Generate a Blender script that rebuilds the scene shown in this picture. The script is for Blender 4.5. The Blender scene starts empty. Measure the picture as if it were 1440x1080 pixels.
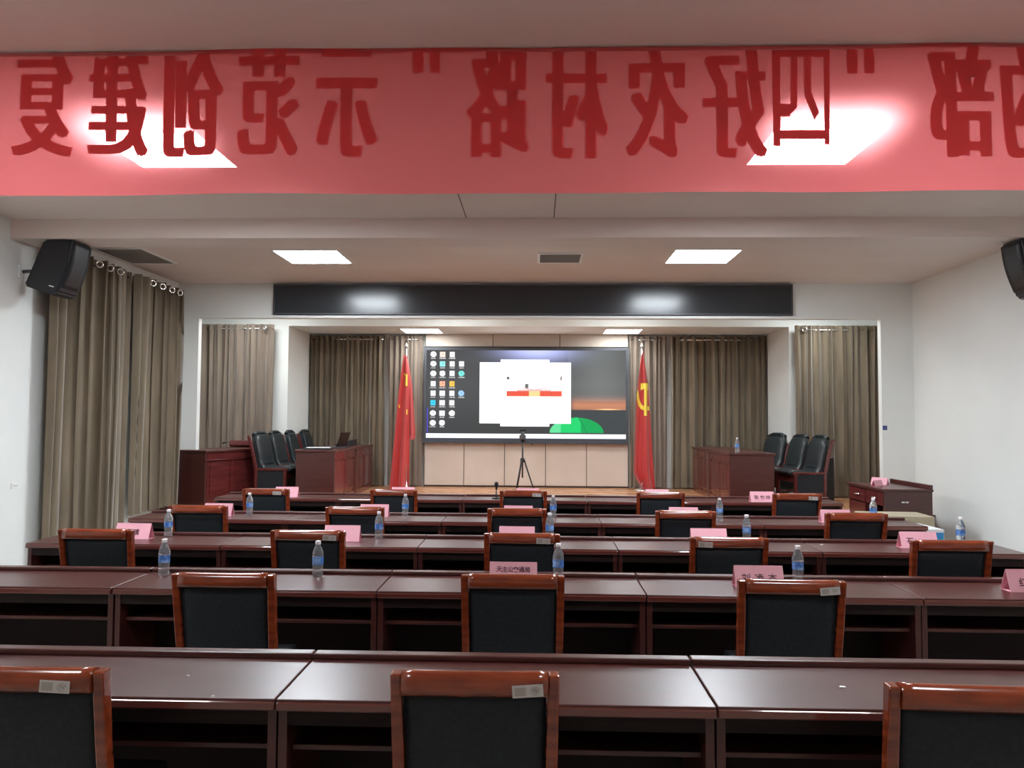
import bpy, bmesh, math, random
from mathutils import Vector, Matrix, Euler
R = math.radians
random.seed(7)
S = bpy.context.scene
C = S.collection

# ------------------------------------------------------------------ camera, world, exposure
F = 1080.0
CAM = Vector((0, 0, 1.69))
ROT = Matrix.Rotation(R(1.857), 3, 'Z') @ Matrix.Rotation(R(90 + 2.65), 3, 'X') @ Matrix.Rotation(R(0.34), 3, 'Z')
cd = bpy.data.cameras.new('camera'); cam = bpy.data.objects.new('camera', cd); C.objects.link(cam)
cd.sensor_fit = 'HORIZONTAL'; cd.sensor_width = 36; cd.lens = 36 * F / 1440
cd.clip_start = 0.05; cd.clip_end = 100
cam.location = CAM; cam.rotation_euler = ROT.to_euler()
S.camera = cam
w = bpy.data.worlds.new('world'); S.world = w; w.use_nodes = True
w.node_tree.nodes['Background'].inputs[0].default_value = (0.6, 0.65, 0.7, 1)
w.node_tree.nodes['Background'].inputs[1].default_value = 0.02
S.view_settings.view_transform = 'Standard'
S.view_settings.look = 'None'
S.view_settings.exposure = 0.35
S.view_settings.gamma = 1.0
S.view_settings.use_curve_mapping = False
try:
    S.cycles.max_bounces = 10; S.cycles.diffuse_bounces = 5; S.cycles.glossy_bounces = 4
    S.cycles.transmission_bounces = 8; S.cycles.transparent_max_bounces = 8
except Exception: pass
LAMP = 50.0          # emission of the ceiling panels

def ray(px, py):
    return (ROT @ Vector(((px - 720) / F, -(py - 540) / F, -1)))
def at(px, py, Y):                 # the point at depth Y seen at a pixel
    r = ray(px, py); t = (Y - CAM.y) / r.y
    return CAM + r * t
def atz(px, py, z):                # the point at height z seen at a pixel
    r = ray(px, py); t = (z - CAM.z) / r.z
    return CAM + r * t
def xat(px, Y, z):                 # x of the point at depth Y, height z in pixel column px
    x = 0.0
    for _ in range(6):
        p = ROT.transposed() @ (Vector((x, Y, z)) - CAM)
        u = 720 + F * p.x / -p.z
        x += (px - u) * Y / F
    return x

# ------------------------------------------------------------------ materials
def mat(name, col, rough=0.5, metal=0.0, **kw):
    m = bpy.data.materials.new(name); m.use_nodes = True
    b = m.node_tree.nodes['Principled BSDF']
    b.inputs['Base Color'].default_value = (*col, 1)
    b.inputs['Roughness'].default_value = rough
    b.inputs['Metallic'].default_value = metal
    for k, v in kw.items():
        b.inputs[k.replace('_', ' ')].default_value = v
    return m
def noise_col(m, c1, c2, scale=(4, 4, 4), detail=4, lo=0.3, hi=0.7, bump=0.0, kind='Object', rough=None):
    nt = m.node_tree; b = nt.nodes['Principled BSDF']
    tc = nt.nodes.new('ShaderNodeTexCoord'); mp = nt.nodes.new('ShaderNodeMapping')
    nz = nt.nodes.new('ShaderNodeTexNoise'); cr = nt.nodes.new('ShaderNodeValToRGB')
    mp.inputs['Scale'].default_value = scale
    nz.inputs['Scale'].default_value = 1.0; nz.inputs['Detail'].default_value = detail
    nt.links.new(tc.outputs[kind], mp.inputs[0]); nt.links.new(mp.outputs[0], nz.inputs['Vector'])
    nt.links.new(nz.outputs['Fac'], cr.inputs[0])
    cr.color_ramp.elements[0].position = lo; cr.color_ramp.elements[0].color = (*c1, 1)
    cr.color_ramp.elements[1].position = hi; cr.color_ramp.elements[1].color = (*c2, 1)
    nt.links.new(cr.outputs[0], b.inputs['Base Color'])
    if bump:
        bp = nt.nodes.new('ShaderNodeBump'); bp.inputs['Strength'].default_value = bump
        bp.inputs['Distance'].default_value = 0.002
        nt.links.new(nz.outputs['Fac'], bp.inputs['Height']); nt.links.new(bp.outputs[0], b.inputs['Normal'])
    if rough:
        mr = nt.nodes.new('ShaderNodeMapRange'); mr.inputs[3].default_value = rough[0]; mr.inputs[4].default_value = rough[1]
        nt.links.new(nz.outputs['Fac'], mr.inputs[0]); nt.links.new(mr.outputs[0], b.inputs['Roughness'])
    return m
def emis(name, col, st):
    m = bpy.data.materials.new(name); m.use_nodes = True; nt = m.node_tree
    nt.nodes.clear(); e = nt.nodes.new('ShaderNodeEmission'); o = nt.nodes.new('ShaderNodeOutputMaterial')
    e.inputs[0].default_value = (*col, 1); e.inputs[1].default_value = st
    nt.links.new(e.outputs[0], o.inputs[0]); return m
M = {}
M['wall'] = noise_col(mat('wall paint', (.78, .80, .77), .7), (.81, .83, .80), (.85, .87, .84), (1.2,) * 3)
M['ceiling'] = noise_col(mat('ceiling paint', (.68, .58, .52), .6), (.69, .59, .535), (.73, .64, .585), (.5, 1.5, 1))
M['ceiling_far'] = M['ceiling']
M['gap'] = mat('dark joint', (.06, .055, .05), .8)
M['floor'] = noise_col(mat('floor tile', (.5, .45, .4), .25), (.36, .33, .30), (.46, .42, .38), (3,) * 3)
M['stage'] = noise_col(mat('stage boards', (.5, .24, .11), .28), (.42, .18, .08), (.58, .30, .15), (1.5, 14, 4), rough=(.2, .35))
M['desk'] = noise_col(mat('mahogany', (.1, .02, .016), .2, Coat_Weight=.32, Coat_Roughness=.3), (.050, .013, .011), (.095, .024, .020), (3, 40, 40), 5, .25, .75, rough=(.26, .38))
M['desk_in'] = noise_col(mat('mahogany carcass in shade', (.04, .012, .01), .55, Specular_IOR_Level=.25), (.012, .006, .006), (.022, .009, .008), (3, 40, 40), 5)  # under-desk shade put into the darkened colour
M['edge'] = mat('polished edge', (.14, .035, .028), .12, Coat_Weight=1.0)
M['chair'] = noise_col(mat('cherry wood', (.28, .07, .03), .2, Coat_Weight=.6, Coat_Roughness=.1), (.15, .024, .009), (.33, .060, .018), (5, 30, 30), 5, .3, .75)
M['leather'] = noise_col(mat('black leather', (.012, .016, .018), .5, Specular_IOR_Level=.3), (.014, .018, .023), (.022, .028, .034), (60,) * 3, 3, bump=.25)
M['leather_soft'] = mat('black glossy leather', (.02, .027, .03), .3)
M['red_wood'] = noise_col(mat('red mahogany', (.2, .03, .025), .22, Coat_Weight=.5), (.085, .016, .016), (.15, .028, .026), (30, 3, 30), 5, .3, .75)
M['curtain'] = noise_col(mat('brown velvet', (.2, .15, .11), .85, Sheen_Weight=.5, Sheen_Roughness=.4), (.135, .105, .068), (.22, .172, .115), (9, 9, 1.2), 4, bump=.2)
M['curtain2'] = noise_col(mat('lit brown velvet', (.25, .2, .16), .85, Sheen_Weight=.5, Sheen_Roughness=.4), (.20, .155, .12), (.29, .23, .18), (9, 9, 1.2), 4, bump=.2)  # same velvet made lighter, the light on it put into the colour
M['chrome'] = mat('chrome', (.75, .75, .75), .18, 1.0)
M['black'] = mat('black plastic', (.013, .014, .016), .38)
M['speaker'] = noise_col(mat('black speaker shell', (.01, .011, .016), .35), (.009, .010, .014), (.014, .015, .02), (40,) * 3, bump=.2)
M['board'] = mat('dark display board', (.026, .031, .036), .22)
M['panel'] = noise_col(mat('beige wall panel', (.62, .53, .45), .55), (.60, .51, .43), (.66, .57, .49), (2,) * 3)
M['bezel'] = mat('screen bezel', (.06, .065, .075), .35)
M['white'] = mat('white plastic', (.85, .85, .84), .4)
M['vent'] = mat('vent grey', (.36, .32, .28), .5)
M['lamp'] = emis('lit lamp panel', (.92, 1.0, 1.07), LAMP)
M['lamp_stage'] = emis('dimmer stage lamp panel', (.95, 1.0, 1.02), LAMP*.32)
M['fill_rear'] = emis('added rear fill panel', (.97, 1.0, .99), LAMP*.50)
M['cap'] = mat('white cap', (.85, .82, .84), .4)
M['label'] = noise_col(mat('blue bottle label', (.08, .24, .65), .4), (.05, .18, .55), (.35, .55, .85), (25,) * 3, 2, .45, .68)
M['water'] = mat('bottle and water', (.88, .92, .95), .04, IOR=1.25, Transmission_Weight=.86)
M['card'] = mat('pink card', (.86, .42, .50), .6)
M['ink'] = mat('ink', (.12, .03, .05), .6)
M['sticker'] = mat('grey white sticker', (.52, .48, .46), .5)
M['sticker_ink'] = mat('sticker print', (.14, .13, .13), .6)
M['cloth_red'] = mat('flag satin', (.52, .040, .038), .45, Sheen_Weight=.3)
M['yellow'] = mat('flag yellow', (.90, .72, .09), .5)
M['blue'] = mat('blue print', (.04, .28, .62), .4)
M['carton'] = noise_col(mat('carton', (.42, .36, .24), .7), (.38, .32, .22), (.46, .40, .28), (5,) * 3)
M['paper'] = mat('white paper', (.8, .8, .8), .6)
M['grey'] = mat('dark grey plastic', (.08, .08, .085), .4)
M['letter'] = mat('banner lettering back', (.90, .36, .34), .8)

# sheer red banner cloth: part see-through, part translucent, part diffuse
def banner_mat():
    m = bpy.data.materials.new('sheer red banner cloth'); m.use_nodes = True; nt = m.node_tree; nt.nodes.clear()
    o = nt.nodes.new('ShaderNodeOutputMaterial')
    tr = nt.nodes.new('ShaderNodeBsdfTransparent'); tr.inputs[0].default_value = (1, .45, .46, 1)
    tl = nt.nodes.new('ShaderNodeBsdfTranslucent'); tl.inputs[0].default_value = (.95, .21, .22, 1)
    df = nt.nodes.new('ShaderNodeBsdfDiffuse'); df.inputs[0].default_value = (.88, .15, .16, 1)
    rf = nt.nodes.new('ShaderNodeBsdfRefraction'); rf.inputs[0].default_value = (1, .36, .36, 1)
    rf.inputs['Roughness'].default_value = .55; rf.inputs['IOR'].default_value = 1.25
    a = nt.nodes.new('ShaderNodeMixShader'); a.inputs[0].default_value = .55
    b = nt.nodes.new('ShaderNodeMixShader'); b.inputs[0].default_value = .14
    c = nt.nodes.new('ShaderNodeMixShader'); c.inputs[0].default_value = .30
    nt.links.new(df.outputs[0], a.inputs[1]); nt.links.new(tl.outputs[0], a.inputs[2])
    nt.links.new(a.outputs[0], b.inputs[1]); nt.links.new(rf.outputs[0], b.inputs[2])
    nt.links.new(b.outputs[0], c.inputs[1]); nt.links.new(tr.outputs[0], c.inputs[2])
    nt.links.new(c.outputs[0], o.inputs[0])
    return m
M['banner'] = banner_mat()

# ------------------------------------------------------------------ mesh helpers
def box(bm, x0, x1, y0, y1, z0, z1, bev=0.0, seg=2, rot=None, loc=None, mi=0):
    vs = [bm.verts.new(v) for v in ((x0,y0,z0),(x1,y0,z0),(x1,y1,z0),(x0,y1,z0),(x0,y0,z1),(x1,y0,z1),(x1,y1,z1),(x0,y1,z1))]
    fs = [bm.faces.new([vs[i] for i in f]) for f in ((0,3,2,1),(4,5,6,7),(0,1,5,4),(1,2,6,5),(2,3,7,6),(3,0,4,7))]
    for f in fs: f.material_index = mi
    if rot is not None or loc is not None:
        mt = (Matrix.Translation(loc) if loc is not None else Matrix()) @ (rot.to_4x4() if rot is not None else Matrix())
        bmesh.ops.transform(bm, matrix=mt, verts=vs)
    if bev:
        es = list({e for f in fs for e in f.edges})
        bmesh.ops.bevel(bm, geom=es, offset=bev, segments=seg, affect='EDGES', profile=.5)
def bar(bm, pts, w, d, bev=0.0):
    """square section bar through pts; w along x, d along y"""
    rings = []
    for i, p in enumerate(pts):
        ww = w[i] if isinstance(w, (list, tuple)) else w
        dd = d[i] if isinstance(d, (list, tuple)) else d
        p = Vector(p)
        rings.append([bm.verts.new(p + Vector(o)) for o in ((-ww/2,-dd/2,0),(ww/2,-dd/2,0),(ww/2,dd/2,0),(-ww/2,dd/2,0))])
    fs = [bm.faces.new(rings[0][::-1]), bm.faces.new(rings[-1])]
    for a, b in zip(rings, rings[1:]):
        for i in range(4): fs.append(bm.faces.new((a[i], a[(i+1)%4], b[(i+1)%4], b[i])))
    if bev:
        es = list({e for f in fs for e in f.edges})
        bmesh.ops.bevel(bm, geom=es, offset=bev, segments=2, affect='EDGES', profile=.5)
def tube(bm, pts, r, n=10, cap=True):
    pts = [Vector(p) for p in pts]; rings = []
    for i, p in enumerate(pts):
        t = (pts[min(i+1, len(pts)-1)] - pts[max(i-1, 0)]).normalized()
        a = t.cross(Vector((0, 0, 1)));
        if a.length < 1e-3: a = t.cross(Vector((1, 0, 0)))
        a.normalize(); b = t.cross(a)
        rr = r[i] if isinstance(r, (list, tuple)) else r
        rings.append([bm.verts.new(p + a * rr * math.cos(2*math.pi*k/n) + b * rr * math.sin(2*math.pi*k/n)) for k in range(n)])
    for a, b in zip(rings, rings[1:]):
        for i in range(n):
            f = bm.faces.new((a[i], a[(i+1)%n], b[(i+1)%n], b[i])); f.smooth = True
    if cap: bm.faces.new(rings[0][::-1]); bm.faces.new(rings[-1])
def lathe(bm, prof, n=16, c=(0, 0, 0)):
    rings = []
    for r, z in prof:
        rings.append([bm.verts.new((c[0]+max(r,1e-4)*math.cos(2*math.pi*k/n), c[1]+max(r,1e-4)*math.sin(2*math.pi*k/n), c[2]+z)) for k in range(n)])
    for a, b in zip(rings, rings[1:]):
        for i in range(n):
            f = bm.faces.new((a[i], a[(i+1)%n], b[(i+1)%n], b[i])); f.smooth = True
    bm.faces.new(rings[0][::-1]); bm.faces.new(rings[-1])
def poly(bm, pts, th, axis=Vector((0, 1, 0)), mi=0):
    a = [bm.verts.new(p) for p in pts]; b = [bm.verts.new(Vector(p) + axis * th) for p in pts]
    n = len(pts)
    fs = [bm.faces.new(a), bm.faces.new(b[::-1])]
    for i in range(n): fs.append(bm.faces.new((a[(i+1)%n], a[i], b[i], b[(i+1)%n])))
    for f in fs: f.material_index = mi
def sheet(bm, fn, nu, nv, th=None):
    """grid surface fn(u,v) -> point; th gives it thickness along -y"""
    def lay(off):
        return [[bm.verts.new(Vector(fn(i/nu, j/nv)) + off) for i in range(nu+1)] for j in range(nv+1)]
    A = lay(Vector((0,0,0)))
    for j in range(nv):
        for i in range(nu):
            f = bm.faces.new((A[j][i], A[j][i+1], A[j+1][i+1], A[j+1][i])); f.smooth = True
    if th:
        B = lay(Vector(th))
        for j in range(nv):
            for i in range(nu):
                f = bm.faces.new((B[j][i], B[j+1][i], B[j+1][i+1], B[j][i+1])); f.smooth = True
        for j in range(nv):
            bm.faces.new((A[j][0], A[j+1][0], B[j+1][0], B[j][0])); bm.faces.new((A[j][nu], B[j][nu], B[j+1][nu], A[j+1][nu]))
        for i in range(nu):
            bm.faces.new((A[0][i], B[0][i], B[0][i+1], A[0][i+1])); bm.faces.new((A[nv][i], A[nv][i+1], B[nv][i+1], B[nv][i]))
def obj(name, bm, m, parent=None, loc=None):
    if isinstance(bm, bmesh.types.BMesh):
        me = bpy.data.meshes.new(name)
        bmesh.ops.recalc_face_normals(bm, faces=bm.faces)
        bm.to_mesh(me); bm.free()
    else: me = bm
    for x in (m if isinstance(m, (list, tuple)) else [m]): me.materials.append(x)
    o = bpy.data.objects.new(name, me); C.objects.link(o)
    if parent is not None: o.parent = parent
    if loc is not None: o.location = loc
    return o
def part(name, m, parent, *boxes, bev=0.0):
    bm = bmesh.new()
    for b in boxes: box(bm, *b, bev=bev)
    return obj(name, bm, m, parent)
def tag(o, label=None, cat=None, group=None):
    if label: o['label'] = label
    if cat: o['category'] = cat
    if group: o['group'] = group
    return o
def thing(name, label, cat, loc=(0,0,0), rz=0.0, group=None):
    o = bpy.data.objects.new(name, None); C.objects.link(o)
    o.empty_display_size = .1
    o.location = loc; o.rotation_euler = (0, 0, rz)
    return tag(o, label, cat, group)
def struct(name, m, *boxes, parent=None):
    bm = bmesh.new()
    for b in boxes: box(bm, *b)
    o = obj(name, bm, m, parent)
    if parent is None: o['kind'] = 'structure'
    return o
def copy_tree(o, parent=None):
    c = o.copy(); C.objects.link(c); c.parent = parent
    for ch in list(o.children): copy_tree(ch, c)
    return c
def text_mesh(s, size, off=0.0, align='CENTER'):
    cu = bpy.data.curves.new('text', 'FONT'); cu.body = s; cu.size = size; cu.offset = off
    cu.align_x = align; cu.resolution_u = 3
    o = bpy.data.objects.new('text', cu); C.objects.link(o)
    bpy.context.view_layer.update()
    me = bpy.data.meshes.new_from_object(o.evaluated_get(bpy.context.evaluated_depsgraph_get()))
    bpy.data.objects.remove(o); bpy.data.curves.remove(cu)
    return me
def solid_text(s, size, off, th):
    """flat text mesh centred on its box in x and z, standing in the xz plane, thickness th along y"""
    me = text_mesh(s, size, off)
    bm = bmesh.new(); bm.from_mesh(me); bpy.data.meshes.remove(me)
    if bm.verts:
        xs = [v.co.x for v in bm.verts]; ys = [v.co.y for v in bm.verts]
        cx, cy = (min(xs)+max(xs))/2, (min(ys)+max(ys))/2
        for v in bm.verts: v.co = Vector((v.co.x-cx, 0, v.co.y-cy))
        r = bmesh.ops.extrude_face_region(bm, geom=list(bm.faces))
        bmesh.ops.translate(bm, vec=(0, th, 0), verts=[g for g in r['geom'] if isinstance(g, bmesh.types.BMVert)])
    return bm

# ------------------------------------------------------------------ the room
XL, XR, ZC = -5.10, 5.17, 3.60
YB = -3.5                       # wall behind the camera
Y1, Y2, Y3 = 10.70, 12.60, 13.90  # front wall, second portal, alcove back wall
SZ = 0.48                       # stage height
SXL, SXR = -5.75, 5.85
OL, OR = at(277, 560, Y1).x, at(1240, 560, Y1).x
struct('floor', M['floor'], (SXL-.2, SXR+.2, YB-.2, Y3+.3, -.12, 0))
struct('ceiling', M['ceiling'], (XL-.2, XR+.2, YB-.2, Y1+.05, ZC, ZC+.12))
struct('wall_left', M['wall'], (XL-.2, XL, YB, Y1, 0, ZC))
struct('wall_right', M['wall'], (XR, XR+.2, YB, Y1, 0, ZC))
struct('wall_rear', M['wall'], (XL, XR, YB-.2, YB, 0, ZC))
ZH = at(760, 448, Y1).z
struct('wall_front', M['wall'], (XL-.2, OL, Y1, Y1+.10, 0, ZC), (OR, XR+.2, Y1, Y1+.10, 0, ZC), (OL, OR, Y1, Y1+.10, ZH, ZC))
struct('wall_stage_left', M['wall'], (SXL-.2, SXL, Y1+.10, Y3+.2, 0, 3.6))
struct('wall_stage_right', M['wall'], (SXR, SXR+.2, Y1+.10, Y3+.2, 0, 3.6))
struct('ceiling_stage', M['wall'], (SXL, SXR, Y1+.10, Y2+.0, 3.50, 3.62))
AL, AR = -4.13, 4.10
ZA = at(760, 459, Y2).z
struct('wall_portal', M['wall'], (SXL, AL, Y2, Y2+.2, 0, 3.5), (AR, SXR, Y2, Y2+.2, 0, 3.5), (AL, AR, Y2, Y2+.2, ZA, 3.5),
       (AL-.12, AL, Y2+.2, Y3, 0, ZA), (AR, AR+.12, Y2+.2, Y3, 0, ZA))
struct('wall_back', M['wall'], (SXL, SXR, Y3, Y3+.2, 0, 3.6))
struct('ceiling_alcove', M['wall'], (AL, AR, Y2+.2, Y3, ZA, ZA+.1))
# dropped beam across the ceiling, header edge strip, dark ceiling seams
struct('trim_1', M['ceiling'], (XL, XR, 7.20, 7.60, 3.412, ZC))
struct('trim_2', M['wall'], (OL+.0, OR-.0, Y1-.03, Y1, ZH, ZH+.035))
struct('trim_3', M['gap'], (-.68, -.672, 5.9, 7.19, ZC-.002, ZC+.0))
struct('trim_4', M['gap'], (.15, .158, 6.4, 7.19, ZC-.002, ZC+.0))
struct('baseboard_left', M['red_wood'], (XL, XL+.015, YB, 10.1, 0, .1))
struct('baseboard_right', M['red_wood'], (XR-.015, XR, YB, 10.1, 0, .1))
# stage
struct('floor_stage', M['stage'], (SXL, SXR, Y1+.10, Y3, 0, SZ), (XL, XR, 10.22, Y1, 0, SZ), (OL, OR, Y1, Y1+.10, 0, SZ))
struct('trim_5', M['desk'], (XL, XR, 10.19, 10.24, SZ-.04, SZ+.006))

# beige panelling around the screen: panels are parts of the back wall piece
PY = Y3 - .10
wp = struct('wall_panelled', M['gap'], (at(597,560,PY).x, at(884,560,PY).x, PY+.02, Y3-.002, SZ+.0, ZA-.002))
seams = [597.5, 653, 710, 767.5, 825, 883.5]
zb, zt = SZ+.03, at(740, 624, PY).z
for a, b in zip(seams, seams[1:]):
    bm = bmesh.new(); box(bm, at(a,560,PY).x+.006, at(b,560,PY).x-.006, PY, PY+.03, zb, zt, bev=.003); obj('panel', bm, M['panel'], wp)
for a, b in zip((597.5, 692.5, 787), (692.5, 787, 883.5)):
    bm = bmesh.new(); box(bm, at(a,560,PY).x+.006, at(b,560,PY).x-.006, PY, PY+.03, at(740,487.5,PY).z, ZA-.004, bev=.003); obj('panel', bm, M['panel'], wp)

# ------------------------------------------------------------------ ceiling lamps
def lamp(x0, x1, y0, y1, z, label, group, m='lamp'):
    t = thing('ceiling_light', label, 'ceiling light', ((x0+x1)/2, (y0+y1)/2, z), 0, group)
    hx, hy = (x1-x0)/2, (y1-y0)/2
    part('frame', M['white'], t, (-hx-.02, hx+.02, -hy-.02, -hy, -.012, 0), (-hx-.02, hx+.02, hy, hy+.02, -.012, 0), (-hx-.02, -hx, -hy, hy, -.012, 0), (hx, hx+.02, -hy, hy, -.012, 0))
    part('diffuser', M[m], t, (-hx, hx, -hy, hy, -.008, -.001))
G = 'square ceiling light panels'
for y0, lab in ((1.25, None), (4.97, 'near'), (8.56, 'far')):
    for x0, sd in ((-3.0, 'left'), (1.55, 'right')):
        L = {'near': f'lit square ceiling panel seen through the red banner on the {sd}', 'far': f'lit square ceiling panel past the beam, above the dark board, on the {sd}'}.get(lab)
        if L is None: L = f'added unseen fill light {"just in front of" if y0 > 0 else "well behind"} the camera position on the {sd}'  # dim unseen pair added overhead to lift the dark chair backs
        lamp(x0, x0+.72, y0, y0+.70, ZC, L, G, 'lamp' if lab else 'fill_rear')
lamp(-2.32, -1.68, 12.92, 13.54, ZA, 'lit ceiling panel at the stage back above the left flag', G, 'lamp_stage')
lamp(1.17, 1.77, 12.92, 13.54, ZA, 'lit ceiling panel at the stage back above the right flag', G, 'lamp_stage')
# unseen panels added to brighten the stage front, hidden behind the front wall header
for x_, nm in ((-4.7, 'far left'), (-1.75, 'left of centre'), (1.05, 'right of centre'), (4.0, 'far right')):
    lamp(x_, x_+.7, 11.25, 11.95, 3.5, f'added unseen fill panel over the stage front, {nm}, hidden behind the header', G, 'lamp_stage')

# ceiling vents
def vent(x0, x1, y0, y1, n, label):
    t = thing('ceiling_vent', label, 'vent', ((x0+x1)/2, (y0+y1)/2, ZC), 0, 'ceiling vents')
    hx, hy = (x1-x0)/2, (y1-y0)/2
    part('backing', M['vent'], t, (-hx, hx, -hy, hy, -.004, 0))
    part('frame', M['white'], t, (-hx-.03, hx+.03, -hy-.03, -hy, -.015, 0), (-hx-.03, hx+.03, hy, hy+.03, -.015, 0), (-hx-.03, -hx, -hy, hy, -.015, 0), (hx, hx+.03, -hy, hy, -.015, 0))
    bm = bmesh.new()
    for i in range(n):
        y = -hy + (i+.5)*2*hy/n
        box(bm, -hx, hx, -.010, .010, -.003, .003, rot=Matrix.Rotation(R(35), 3, 'X'), loc=(0, y, -.009))
    s = obj('slats', bm, M['vent'], t); s['kind'] = 'stuff'
vent(.03, .50, 8.75, 9.22, 14, 'small square ceiling vent above the middle of the dark board')
vent(-5.0, -4.48, 8.45, 9.25, 20, 'large grey ceiling vent beside the left wall curtain')

# long dark display board on the header
b0, b1 = at(387, 401, Y1), at(1113, 444, Y1)
t = thing('display_board', 'long dark unlit display board across the header above the stage', 'display board', ((b0.x+b1.x)/2, Y1, b1.z))
hw, hh = (b1.x-b0.x)/2, b0.z-b1.z
part('screen_face', M['board'], t, (-hw+.02, hw-.02, -.06, 0, .02, hh-.02))
part('frame', M['bezel'], t, (-hw, hw, -.07, 0, 0, .02), (-hw, hw, -.07, 0, hh-.02, hh), (-hw, -hw+.02, -.07, 0, .02, hh-.02), (hw-.02, hw, -.07, 0, .02, hh-.02))

# ------------------------------------------------------------------ curtains
def curtain(label, p0, p1, z0, z1, folds, amp, m, seed=0, rings=(), group='brown velvet curtains', flare=0.0):
    rnd = random.Random(seed)
    p0, p1 = Vector((p0[0], p0[1], 0)), Vector((p1[0], p1[1], 0))
    d = p1 - p0; L = d.length; d.normalize(); nrm = Vector((d.y, -d.x, 0))
    t = thing('curtain', label, 'curtain', (0, 0, 0), 0, group)
    t.location = (p0.x, p0.y, z0)
    ph = [0]
    for i in range(folds): ph.append(ph[-1] + rnd.uniform(.55, 1.45))
    ph = [a/ph[-1] for a in ph]
    am = [rnd.uniform(.55, 1.15) for _ in range(folds)]
    def fn(u, v):
        k = 0
        while k < folds-1 and ph[k+1] < u: k += 1
        f = (u-ph[k])/(ph[k+1]-ph[k])
        s = math.sin(2*math.pi*f) + .35*math.sin(4*math.pi*f + 1.1*k)
        a = amp*am[k]*(1 - .25*v + .1*math.sin(5*v+k))
        mid = .012*math.sin(3*v + 2.1*k)
        dd = L*u + mid + .35*amp*am[k]*math.sin(4*math.pi*f) + flare*(v)*(u-.5)*L
        dd = min(max(dd, .004), L-.004)
        q = d*dd + nrm*(a*s)
        return (q.x, q.y, (z1-z0)*(1-v))
    bm = bmesh.new(); sheet(bm, fn, folds*12, 14)
    c = obj('cloth', bm, m, t)
    bm = bmesh.new(); zr = z1 - z0 - .07
    tube(bm, [d*.03+Vector((0,0,zr)), d*(L-.03)+Vector((0,0,zr))], .014); obj('rod', bm, M['chrome'], t)
    for px_u in rings:
        bm = bmesh.new(); n = 18; r0, r1 = .034, .011
        c0 = d*(L*px_u) + nrm*(amp*1.0+.012)
        ax = (-d*.9 + nrm).normalized(); e1 = Vector((0,0,1)); e2 = ax.cross(e1).normalized()
        rg = []
        for i in range(n):
            A = 2*math.pi*i/n; cc = e1*math.cos(A)+e2*math.sin(A)
            rg.append([bm.verts.new(c0 + Vector((0,0,zr)) + cc*(r0+r1*math.cos(B)) + ax*(r1*math.sin(B))) for B in [2*math.pi*j/8 for j in range(8)]])
        for i in range(n):
            for j in range(8):
                f = bm.faces.new((rg[i][j], rg[(i+1)%n][j], rg[(i+1)%n][(j+1)%8], rg[i][(j+1)%8])); f.smooth = True
        obj('grommet', bm, M['chrome'], t)
    return t
curtain('brown velvet curtain on the left wall, nearer panel beside the speaker', (XL+.13, 7.62), (XL+.13, 9.16), .06, 3.46, 8, .085, M['curtain'], 3, (.46, .60, .74))
curtain('brown velvet curtain on the left wall, farther panel beside the white pier', (XL+.13, 9.24), (XL+.13, 10.52), .50, 3.46, 7, .085, M['curtain'], 5, (.22, .42, .62, .80))
yc = 12.42
curtain('tall brown curtain left of the stage, behind the left side desk', (at(272,560,yc).x, yc), (at(384,560,yc).x, yc), SZ+.02, at(330,456,yc).z, 11, .06, M['curtain2'], 8, (.90,))
curtain('tall brown curtain right of the stage, behind the black loudspeaker', (at(1118,560,yc).x, yc), (at(1244,560,yc).x, yc), SZ+.02, at(1180,458,yc).z, 12, .06, M['curtain'], 9, (.1,))
yc = Y3 - .13
zt_ = ZA - .03
curtain('brown back curtain in shaded tone left of the left flag', (AL+.02, yc), (at(541,560,yc).x, yc), SZ+.02, zt_, 15, .055, M['curtain'], 11)  # darker velvet stands for shade on the outer back curtains
curtain('narrow brown curtain in lit tone between left flag and screen', (at(546,560,yc).x, yc), (at(595,560,yc).x, yc), SZ+.02, zt_, 7, .055, M['curtain2'], 12)
curtain('narrow brown curtain in lit tone between screen and right flag', (at(885,560,yc).x, yc), (at(938,560,yc).x, yc), SZ+.02, zt_, 7, .055, M['curtain2'], 13)
curtain('brown back curtain in shaded tone right of the right flag', (at(943,560,yc).x, yc), (AR-.02, yc), SZ+.02, zt_, 14, .055, M['curtain'], 14)

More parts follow.
